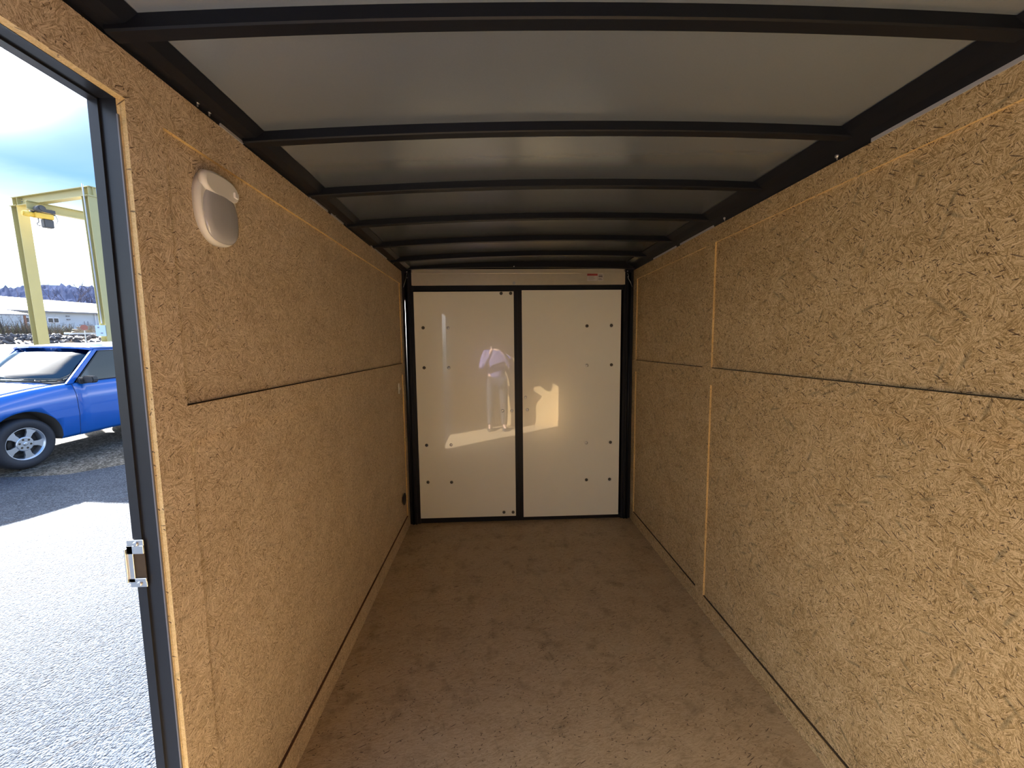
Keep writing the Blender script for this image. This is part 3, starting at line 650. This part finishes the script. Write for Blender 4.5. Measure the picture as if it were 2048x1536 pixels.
# chain hoist under the runway
hc = RP - rd*.24
hs = empty('chain_hoist', 'yellow and dark chain hoist hanging from the gantry beam', 'hoist', (hc.x, hc.y, TOP-.41), ext=True, rz=math.atan2(rd.y, rd.x))
M_hd = principled('hoist_dark', (.06, .065, .08), .5); M_hy = principled('hoist_yellow', (.78, .52, .08), .45)
MB().box((-.18, -.085, -.02), (.2, -.07, .06)).box((-.18, .07, -.02), (.2, .085, .06)).box((-.2, -.02, -.05), (.22, .02, -.02)).cyl((-.12, -.09, .03), (-.12, .09, .03), .035, n=12).cyl((.13, -.09, .03), (.13, .09, .03), .035, n=12).build('trolley', M_hd, hs)
MB().cyl((-.12, -.09, .02), (-.12, -.30, .02), .075, n=16).cyl((-.12, -.30, .02), (-.12, -.33, .02), .05, n=16).build('trolley_motor', M_hd, hs)
MB().box((-.17, -.10, -.17), (.16, .07, -.05)).build('body', M_hy, hs, bevel=.012)
MB().cyl((-.17, -.01, -.11), (-.34, -.01, -.11), .065, n=16).cyl((-.34, -.01, -.11), (-.36, -.01, -.11), .045, n=16).build('motor', M_hy, hs)
MB().box((-.02, -.06, -.37), (.16, .10, -.165)).build('chain_bag', M_hd, hs, bevel=.015)
MB().tube([(-.09, 0, -.17), (-.09, 0, -.27)], .008, 6).tube([(-.09, 0, -.27), (-.12, 0, -.29), (-.12, 0, -.33), (-.09, 0, -.35), (-.065, 0, -.33)], .010, 6).build('hook', M_hd, hs)
MB().tube([(.16, .02, .0), (.24, .02, -.04), (.27, .02, -.15), (.23, .02, -.24), (.17, .02, -.2)], .006, 6).build('cable', M_hd, hs)

# red round sign
sg = empty('round_sign', 'small dull red round sign beside the right yellow post', 'sign', (-21.65, 17.4, 0), ext=True)
MB().cyl((0, 0, -.0), (0, 0, 1.75), .02, n=8).build('post', M_grey, sg)
MB().lathe([(.13, -.008), (.13, .008)], Matrix.Translation((0, 0, 1.88)) @ Matrix.Rotation(PI/2, 4, Vector((.64, .77, 0))), n=24).build('sign_face', principled('dull_red', (.30, .12, .10), .6), sg)

# ------------------------------------------------------------------ blue car (local: +y to the rear, near side at +x)
M_blue = principled('blue_car_paint', (.0, .105, .46), .28, spec=.6, coat=1.0, coatr=.03, noise_=.06, nscale=3)
M_rub = principled('tyre_rubber', (.022, .023, .03), .65, noise_=.2, nscale=30, bump=.2); M_alloy = principled('alloy', (.62, .65, .70), .3, metal=.85)
M_trim = principled('grey_black_trim', (.035, .033, .032), .55); M_arch = principled('arch_liner', (.055, .05, .045), .85); M_seat = principled('seat_cloth', (.05, .055, .07), .9)
def glass(name, tint, f0=.06):
    m = bpy.data.materials.new(name); m.use_nodes = True; nt = m.node_tree; nt.nodes.remove(nt.nodes['Principled BSDF'])
    tr = N(nt, 'ShaderNodeBsdfTransparent'); tr.inputs[0].default_value = (*tint, 1); gl = N(nt, 'ShaderNodeBsdfGlossy', inp={'Roughness': .02}); gl.inputs[0].default_value = (1, 1, 1, 1)
    fr = N(nt, 'ShaderNodeFresnel', inp={'IOR': 1.6}); ms = N(nt, 'ShaderNodeMixShader'); L(nt, math_(nt, 'ADD', fr.outputs[0], f0, True), ms.inputs[0]); L(nt, tr.outputs[0], ms.inputs[1]); L(nt, gl.outputs[0], ms.inputs[2])
    L(nt, ms.outputs[0], nt.nodes['Material Output'].inputs[0]); return m
M_glass = glass('car_glass', (.26, .30, .34), .04)
car = empty('car', 'blue car with alloy wheel parked outside the open side door', 'car', (-7.85, 4.77, 0), ext=True)
ST = [(-.86, .62, .42, .50, .66, .70), (-.83, .72, .36, .52, .76, .80), (-.74, .79, .32, .56, .86, .90), (-.5, .82, .30, .60, .955, 1.0), (-.2, .83, .30, .62, 1.015, 1.055), (.15, .83, .30, .62, 1.06, 1.10), (.45, .83, .30, .62, 1.085, 1.13),
      (.62, .83, .30, .62, 1.095, 1.13), (1.2, .835, .30, .62, 1.095, 1.11), (2.2, .835, .30, .62, 1.10, 1.11), (3.0, .83, .30, .62, 1.10, 1.11), (3.35, .81, .32, .60, 1.07, 1.09), (3.45, .76, .38, .58, .98, 1.02)]
def at_y(y):
    for a, b in zip(ST, ST[1:]):
        if a[0] <= y <= b[0]:
            t = (y-a[0])/(b[0]-a[0]); return [lerp(p, q, t) for p, q in zip(a, b)]
    return list(ST[0] if y < ST[0][0] else ST[-1])
def half(y):
    _, hw, zb, zm, zs, zt = at_y(y)
    return [(hw*.93, zb), (hw*.965, zb+.05), (hw, zm), (hw*.995, zm+(zs-zm)*.45), (hw*.985, zm+(zs-zm)*.66), (hw*.945, zs-.055), (hw*.925, zs-.012), (hw*.90, zs+.004), (hw*.55, lerp(zs, zt, .75)), (0, zt)]
def ring(y):
    h = half(y); return [(x, y, z) for x, z in h] + [(-x, y, z) for x, z in reversed(h[:-1])]
ys = sorted(set([s[0] for s in ST] + [-.7+.15*i for i in range(28)]))
body = MB().loft([ring(y) for y in ys]); 
b_ob = body.build('body', M_blue, None)
# wheel arches cut out of the body sides
cm = MB()
for wy in (0, 2.62): cm.cyl((-1.2, wy, .36), (1.2, wy, .36), .425, n=40)
cut = cm.build('arch_cutter', M_arch); md = b_ob.modifiers.new('arch', 'BOOLEAN'); md.object = cut; md.operation = 'DIFFERENCE'; md.solver = 'EXACT'; md.material_mode = 'TRANSFER'
dg = bpy.context.evaluated_depsgraph_get(); dg.update(); nm = bpy.data.meshes.new_from_object(b_ob.evaluated_get(dg)); old = b_ob.data; b_ob.modifiers.clear(); b_ob.data = nm; bpy.data.objects.remove(cut)
b_ob.parent = car
for wy in (0, 2.62):      # inner arch boxes hold the dark liner
    MB().box((-.55, wy-.40, .30), (.55, wy+.40, .74)).build('wheel_well', M_arch, b_ob)
# door skin, proud of the body, with its seam showing around it
def skin(name, y0, y1, i0, i1, off, mat, par, n=8):
    bm = bmesh.new(); rows = []
    for i in range(n+1):
        y = lerp(y0, y1, i/n); h = half(y)[i0:i1]; rows.append([(x+off, y, z) for x, z in h])
    V = [[bm.verts.new(p) for p in r] for r in rows]; Wv = [[bm.verts.new((p[0]-off-.012, p[1], p[2])) for p in r] for r in rows]
    m_ = len(rows[0])
    for i in range(n):
        for k in range(m_-1):
            for G, rev in ((V, 0), (Wv, 1)):
                q = [G[i][k], G[i+1][k], G[i+1][k+1], G[i][k+1]]; f = bm.faces.new(q[::-1] if rev else q); f.smooth = not rev
    def rim(a, b, c, d): bm.faces.new((a, b, c, d))
    for i in range(n): rim(V[i][0], Wv[i][0], Wv[i+1][0], V[i+1][0]); rim(V[i][-1], V[i+1][-1], Wv[i+1][-1], Wv[i][-1])
    for k in range(m_-1): rim(V[0][k], V[0][k+1], Wv[0][k+1], Wv[0][k]); rim(V[-1][k], Wv[-1][k], Wv[-1][k+1], V[-1][k+1])
    bmesh.ops.recalc_face_normals(bm, faces=bm.faces)
    me = bpy.data.meshes.new(name); bm.to_mesh(me); bm.free(); me.materials.append(mat); o = bpy.data.objects.new(name, me); COL.objects.link(o); o.parent = par; return o
skin('door_gap', .6425, 1.95, 0, 8, .0012, M_gap, car)
door = skin('door', .647, 1.94, 0, 8, .005, M_blue, car)
MB().box((.826, 1.68, .88), (.845, 1.84, .92)).build('door_handle', M_trim, door, bevel=.004)
# windscreen, pillars, roof
def lerpv(a, b, t): return tuple(lerp(p, q, t) for p, q in zip(a, b))
WB = [(.755, .60, 1.105), (.60, .47, 1.125), (.30, .38, 1.14), (0, .355, 1.145)]; WT = [(.66, 1.07, 1.575), (.5, 1.0, 1.60), (.25, .965, 1.612), (0, .955, 1.615)]
WBf = WB + [(-x, y, z) for x, y, z in reversed(WB[:-1])]; WTf = WT + [(-x, y, z) for x, y, z in reversed(WT[:-1])]
def sheet_between(name, bot, top, mat, par, th=.006, nn=(0, 1, 0), n=4):
    bm = bmesh.new(); rows = []
    for i in range(n+1):
        t = i/n; rows.append([Vector(lerpv(a, b, t)) - Vector(nn)*(.03*math.sin(t*PI)) for a, b in zip(bot, top)])
    V = [[bm.verts.new(p) for p in r] for r in rows]
    for i in range(n):
        for k in range(len(bot)-1): bm.faces.new((V[i][k], V[i][k+1], V[i+1][k+1], V[i+1][k])).smooth = True
    me = bpy.data.meshes.new(name); bmesh.ops.recalc_face_normals(bm, faces=bm.faces); bm.to_mesh(me); bm.free(); me.materials.append(mat)
    o = bpy.data.objects.new(name, me); COL.objects.link(o); o.parent = par
    md = o.modifiers.new('s', 'SOLIDIFY'); md.thickness = th; return o
sheet_between('windscreen', [(x*.97, y, z) for x, y, z in WBf], [(x*.97, y, z) for x, y, z in WTf], M_glass, car)
def bar(a, b, w0, w1, d0):   # pillar from a to b
    a, b = Vector(a), Vector(b); return [a+Vector((0, -w0, 0)), a+Vector((0, w0, 0)), a+Vector((-d0, w0, .0)), a+Vector((-d0, -w0, .0)), b+Vector((0, -w1, 0)), b+Vector((0, w1, 0)), b+Vector((-d0, w1, 0)), b+Vector((-d0, -w1, 0))]
for s in (1, -1):
    m = MB()
    for a, b, w0, w1, d0 in (((.79, .61, 1.085), (.70, 1.10, 1.585), .045, .035, .05), ((.79, 1.98, 1.085), (.70, 1.95, 1.585), .05, .04, .04), ((.79, 2.72, 1.085), (.70, 2.62, 1.585), .05, .04, .04), ((.78, 3.36, 1.06), (.69, 3.12, 1.58), .09, .06, .06)):
        P = bar(a, b, w0, w1, d0); m.hexa([(p.x*s, p.y, p.z) for p in P])
    P = [(.70, 1.06, 1.545), (.70, 3.15, 1.545), (.64, 3.15, 1.545), (.64, 1.06, 1.545), (.70, 1.06, 1.60), (.70, 3.15, 1.60), (.62, 3.15, 1.61), (.62, 1.06, 1.61)]; m.hexa([(x*s, y, z) for x, y, z in P])
    m.build('pillars', M_blue, car, bevel=.008, seg=2)
    g = MB(); g.hexa([(x*s, y, z) for x, y, z in ((.775, .68, 1.10), (.775, 1.93, 1.10), (.769, 1.93, 1.10), (.769, .68, 1.10), (.697, 1.12, 1.55), (.697, 1.92, 1.55), (.691, 1.92, 1.55), (.691, 1.12, 1.55))]).build('side_window', M_glass, car)
    g = MB(); g.hexa([(x*s, y, z) for x, y, z in ((.775, 2.03, 1.10), (.775, 3.25, 1.10), (.769, 3.25, 1.10), (.769, 2.03, 1.10), (.697, 1.99, 1.55), (.697, 3.08, 1.55), (.691, 3.08, 1.55), (.691, 1.99, 1.55))]).build('rear_side_window', M_glass, car)
    sl = MB(); sl.tube([(s*.789, .69, 1.105), (s*.789, 1.9, 1.105)], .007, 6).tube([(s*.785, .70, 1.11), (s*.704, 1.13, 1.548), (s*.704, 1.9, 1.55)], .007, 6).build('window_seal', M_trim, car)
hb = MB(); hb.loft([[(x*1.02, y-.035, z-.012), (x*1.02, y+.05, z-.012), (x*1.02, y+.05, z+.014), (x*1.02, y-.03, z+.014)] for x, y, z in WTf], smooth=False); hb.build('roof_header', M_blue, car)
roof = MB(); secs = []
for y, k in ((1.04, 0), (1.10, .012), (1.6, .03), (2.4, .035), (3.0, .02), (3.17, 0)):
    e = []; 
    for j in range(13):
        t = -1+2*j/12; e.append((.70*t, y + (-.11*(1-t*t) if y < 1.11 else 0), 1.592 + (.028+k)*(1-t**4)))
    secs.append(e + [(x, yy, z-.025) for x, yy, z in reversed(e)])
roof.loft(secs).build('roof', M_blue, car)
sheet_between('rear_window', [(.70, 3.38, 1.08), (0, 3.42, 1.08), (-.70, 3.38, 1.08)], [(.62, 3.14, 1.57), (0, 3.16, 1.59), (-.62, 3.14, 1.57)], M_glass, car, nn=(0, -1, 0))
# hood: separate panel with a fine gap, and the black cowl with wipers
bm_ = MB(); secs = []
for y in [-.72+.1*i for i in range(12)] + [.44]:
    _, hw, zb, zm, zs, zt = at_y(y); pts = [(hw*t*.86, y, lerp(zs, zt, 1-abs(t)**2.2*.93)+.012) for t in [-1+2*j/12 for j in range(13)]]; secs.append(pts + [(x, yy, z-.02) for x, yy, z in reversed(pts)])
bm_.loft(secs).build('hood', M_blue, car)
MB().hexa([(-.74, .45, 1.07), (.74, .45, 1.07), (.74, .62, 1.07), (-.74, .62, 1.07), (-.70, .44, 1.122), (.70, .44, 1.122), (.72, .60, 1.125), (-.72, .60, 1.125)]).build('cowl', M_trim, car)
for x0, x1 in ((.50, -.02), (-.12, -.62)):
    MB().tube([(x0, .40, 1.155), (lerp(x0, x1, .5), .40, 1.165), (x1, .42, 1.165)], .008, 6).tube([(x0-.05, .37, 1.16), (x1+.02, .375, 1.172)], .005, 5).build('wiper', M_trim, car)
MB().tube([(.62, .40, 1.14), (.60, .33, 1.16), (.57, .36, 1.165), (.59, .42, 1.15)], .006, 6).build('washer_nozzle', M_trim, car)
# mirror
mr = MB(); 
mr.loft([[(x, y, z) for x, z in ((.80, 1.075), (.86, 1.07), (.86, 1.15), (.80, 1.18))] for y in (.70, .80)], smooth=False)
mr.loft([[(cx_, y0_+.02*k, cz_) for cx_, cz_ in ((.82, 1.075), (1.0, 1.085), (1.02, 1.12), (1.0, 1.185), (.84, 1.19))] for k, y0_ in ((0, .74), (2, .78))], smooth=False)
mr.build('mirror', M_trim, car, bevel=.012)
# lights, grille, bumper
MB().box((-.55, -.878, .60), (.55, -.84, .74)).build('grille', M_trim, car, bevel=.01)
for s in (1, -1):
    MB().hexa([(s*x, y, z) for x, y, z in ((.42, -.86, .60), (.66, -.845, .60), (.66, -.78, .60), (.42, -.78, .60), (.42, -.85, .74), (.67, -.80, .74), (.67, -.74, .74), (.42, -.74, .74))]).build('headlight', principled('lamp_glass', (.7, .72, .75), .1, coat=1) if s == 1 else bpy.data.materials['lamp_glass'], car)
MB().box((-.74, -.93, .40), (.74, -.80, .56)).build('front_bumper', M_trim, car, bevel=.03)
MB().box((-.74, 3.40, .40), (.74, 3.54, .58)).build('rear_bumper', M_trim, car, bevel=.03)
# seats and steering wheel
for s in (.36, -.36): MB().box((s-.24, 1.35, 1.08), (s+.24, 1.52, 1.28)).box((s-.13, 1.42, 1.28), (s+.13, 1.52, 1.44)).build('seat', M_seat, car, bevel=.03)
MB().hexa([(-.72, .50, 1.09), (.72, .50, 1.09), (.72, .95, 1.09), (-.72, .95, 1.09), (-.70, .56, 1.13), (.70, .56, 1.13), (.70, .92, 1.15), (-.70, .92, 1.15)]).build('dashboard', M_trim, car)
# wheels
def wheel(wy, s):
    Rm = Matrix.Translation((s*.70, wy, .345)) @ Matrix.Rotation(s*PI/2, 4, 'Y')     # local z points outward
    t = MB().lathe([(.215, -.10), (.30, -.105), (.336, -.085), (.345, -.04), (.345, .04), (.336, .085), (.30, .105), (.222, .098), (.213, .08), (.213, -.08)], Rm, n=48, closed=True).build('tyre', M_rub, car)
    MB().lathe([(.219, .094), (.222, .086), (.205, .075), (.196, .03), (.196, -.07), (.20, -.07), (.20, .02), (.209, .088)], Rm, n=48, closed=True).build('rim', M_alloy, t)
    MB().lathe([(.0, -.02), (.20, -.02), (.20, -.03), (.0, -.03)][1:3], Rm, n=32).lathe([(.075, -.02), (.14, -.01), (.14, .0), (.075, .0)], Rm, n=24).build('brake_disc', M_trim, t)
    sp = MB()
    for k in range(5):
        a = 2*PI*k/5+.15; Mk = Rm @ Matrix.Rotation(a, 4, 'Z')
        P = [(.05, -.055), (.10, -.030), (.155, -.036), (.203, -.062), (.203, .062), (.155, .036), (.10, .030), (.05, .055)]
        sp.prism(P, .022, Mk @ Matrix.Translation((0, 0, .048)))
    sp.lathe([(.0, .04), (.092, .04), (.098, .07), (.088, .076), (.0, .076)][1:4], Rm, n=32)
    sp.build('spokes', M_alloy, t)
    MB().lathe([(.026, .076), (.024, .083), (.012, .086)], Rm, n=20).build('centre_cap', M_zinc, t)
    if (wy, s) == (0, 1):
        for k in range(6):
            a = 2*PI*k/6+.3; MB().lathe([(.0135, .0755), (.0135, .0775)], Rm @ Matrix.Translation((math.cos(a)*.062, math.sin(a)*.062, 0)), n=14).build('lug_hole', M_gap, t)
for wy in (0, 2.62):
    for s in (1, -1): wheel(wy, s)
# ------------------------------------------------------------------ the photographer, seen only mirrored in the rear doors
def skinned(name, verts, edges, mats, parent=None, sub=2, extra=None):
    me = bpy.data.meshes.new(name); me.from_pydata([v[:3] for v in verts], edges, []); o = bpy.data.objects.new(name, me); COL.objects.link(o)
    md = o.modifiers.new('skin', 'SKIN'); md.use_smooth_shade = True
    sl = me.skin_vertices[0].data if me.skin_vertices else None
    if sl is None:
        bmq = bmesh.new(); bmq.from_mesh(me); bmq.verts.layers.skin.verify(); bmq.to_mesh(me); bmq.free(); sl = me.skin_vertices[0].data
    for i, v in enumerate(verts):
        r = v[3] if isinstance(v[3], tuple) else (v[3], v[3]); sl[i].radius = r; sl[i].use_root = (i == 0)
    s2 = o.modifiers.new('sub', 'SUBSURF'); s2.levels = s2.render_levels = sub
    dg = bpy.context.evaluated_depsgraph_get(); dg.update(); nm = bpy.data.meshes.new_from_object(o.evaluated_get(dg)); o.modifiers.clear(); o.data = nm
    if extra:
        bq = bmesh.new(); bq.from_mesh(nm); extra(bq); bq.to_mesh(nm); bq.free()
    nm.materials.clear()
    for m in mats: nm.materials.append(m)
    for p in nm.polygons: p.use_smooth = True; p.material_index = min(p.material_index, len(mats)-1)
    if parent: o.parent = parent
    return o
M_flesh = principled('skin', (.62, .40, .30), .5, noise_=.05, nscale=20); M_lilac = principled('lilac_jacket', (.15, .13, .27), .8, noise_=.1, nscale=60)
M_trou = principled('dark_trousers', (.05, .05, .06), .85, noise_=.1); M_cap = principled('tan_cap', (.55, .38, .30), .8); M_shoe = principled('dark_shoe', (.03, .03, .035), .5)
def limbs(s):
    return dict(sh=(s*.185, .0, 1.30), el=(s*.25, .17, 1.06), wr=(s*.085+ (.0), .345, 1.345), hp=(s*.095, 0, .84), kn=(s*.115, .03, .46), an=(s*.12, -.02, .075), to=(s*.135, .13, .035))
V = [(0, 0, .90, (.125, .095)), (0, .0, 1.08, (.125, .092)), (0, -.005, 1.24, (.155, .105)), (0, .005, 1.36, .055), (0, .02, 1.42, .052)]; Ed = [(0, 1), (1, 2), (2, 3), (3, 4)]
for s in (1, -1):
    q = limbs(s); b = len(V)
    V += [(*q['sh'], .062), (*q['el'], .042), (*q['wr'], .026), (s*.082, .375, 1.375, (.034, .018))]; Ed += [(2, b), (b, b+1), (b+1, b+2), (b+2, b+3)]
    # five fingers closing on the edges of the phone
    for k, (dz, ln) in enumerate(((.030, .060), (.012, .068), (-.006, .062), (-.022, .050))):
        f0 = len(V); V += [(s*.078, .392, 1.385+dz, .0095), (s*.070, .408, 1.388+dz, .0085), (s*(.070-ln*.55), .416, 1.390+dz, .0075)]; Ed += [(b+3, f0), (f0, f0+1), (f0+1, f0+2)]
    f0 = len(V); V += [(s*.070, .372, 1.385, .0105), (s*.052, .378, 1.402, .0095)]; Ed += [(b+3, f0), (f0, f0+1)]
    l0 = len(V); V += [(*q['hp'], .085), (*q['kn'], .055), (*q['an'], .036), (*q['to'], (.03, .022))]; Ed += [(0, l0), (l0, l0+1), (l0+1, l0+2), (l0+2, l0+3)]
def head(bq):
    r = bmesh.ops.create_uvsphere(bq, u_segments=28, v_segments=20, radius=1)
    for v in r['verts']:
        x, y, z = v.co; w_ = .075*(1 - .18*max(0, -z)**1.5); yy = .095*y*(1-.06*max(0, -z)); fx = x
        nose = .020*math.exp(-((x/.13)**2 + ((z+.12)/.18)**2)) if y > .4 else 0
        eye = -.006*(math.exp(-(((x-.38)/.16)**2+((z-.04)/.10)**2)) + math.exp(-(((x+.38)/.16)**2+((z-.04)/.10)**2))) if y > .3 else 0
        mouth = (.003*math.exp(-((x/.28)**2+((z+.45)/.05)**2)) - .004*math.exp(-((x/.28)**2+((z+.50)/.02)**2))) if y > .3 else 0
        v.co = Vector((w_*x, yy+nose+eye+mouth+.035, .115*z + 1.53))
    for s in (1, -1):
        e = bmesh.ops.create_uvsphere(bq, u_segments=12, v_segments=8, radius=1)
        for v in e['verts']: v.co = Vector((s*(.076+.010*v.co.x), .03+.018*v.co.y, 1.525+.032*v.co.z))
ps = skinned('person', V, Ed, [M_flesh], extra=head)
ps.location = (.735, -.435, 0)
tag(ps, 'person in a lilac jacket and cap holding up a phone, mirrored in the white doors', 'person')
J = [(0, 0, .80, (.165, .135)), (0, .0, 1.06, (.155, .122)), (0, -.005, 1.25, (.168, .118)), (0, .0, 1.365, .062)]; JE = [(0, 1), (1, 2), (2, 3)]
for s in (1, -1):
    q = limbs(s); b = len(J); J += [(*q['sh'], .076), (*q['el'], .056), (s*.093, .328, 1.325, .037)]; JE += [(2, b), (b, b+1), (b+1, b+2)]
skinned('jacket', J, JE, [M_lilac], ps)
T = [(0, 0, .91, (.152, .118))]; TE = []
for s in (1, -1):
    q = limbs(s); b = len(T); T += [(*q['hp'], .097), (*q['kn'], .070), (q['an'][0], q['an'][1], .07, .056)]; TE += [(0, b), (b, b+1), (b+1, b+2)]
skinned('trousers', T, TE, [M_trou], ps)
for s in (1, -1):
    sh_ = MB(); secs = []
    for y, w_, h in ((-.085, .025, .05), (-.06, .036, .085), (0, .038, .08), (.07, .044, .055), (.13, .046, .045), (.175, .03, .03)):
        secs.append([(s*.125+w_*c, y, max(0.0, .5*h*(1+sn))) for c, sn in [(math.cos(t), math.sin(t)) for t in [2*PI*k/12 for k in range(12)]]])
    sh_.loft(secs).build('shoe', M_shoe, ps)
cp = MB(); cp.lathe([(.086, 1.555), (.088, 1.585), (.078, 1.625), (.045, 1.652), (.01, 1.658)], Matrix.Translation((0, .025, 0)) @ Matrix.Diagonal((.95, 1.12, 1, 1)), n=28)
cp.loft([[(x, .10, 1.575), (x, .165-.9*x*x*4, 1.566-.6*x*x*4), (x, .165-.9*x*x*4, 1.560-.6*x*x*4), (x, .10, 1.560)] for x in [-.075+.0125*k for k in range(13)]]).build('cap', M_cap, ps)
ph = MB().box((.660, -.020, 1.382), (.812, -.0115, 1.455)).build('phone', principled('phone_back', (.03, .03, .035), .15), bevel=.003)
tag(ph, 'dark phone held up by the person, mirrored in the white doors', 'phone')
MB().box((.69, -.0115, 1.40), (.725, -.0095, 1.45)).build('camera_bump', M_trim, ph, bevel=.002)
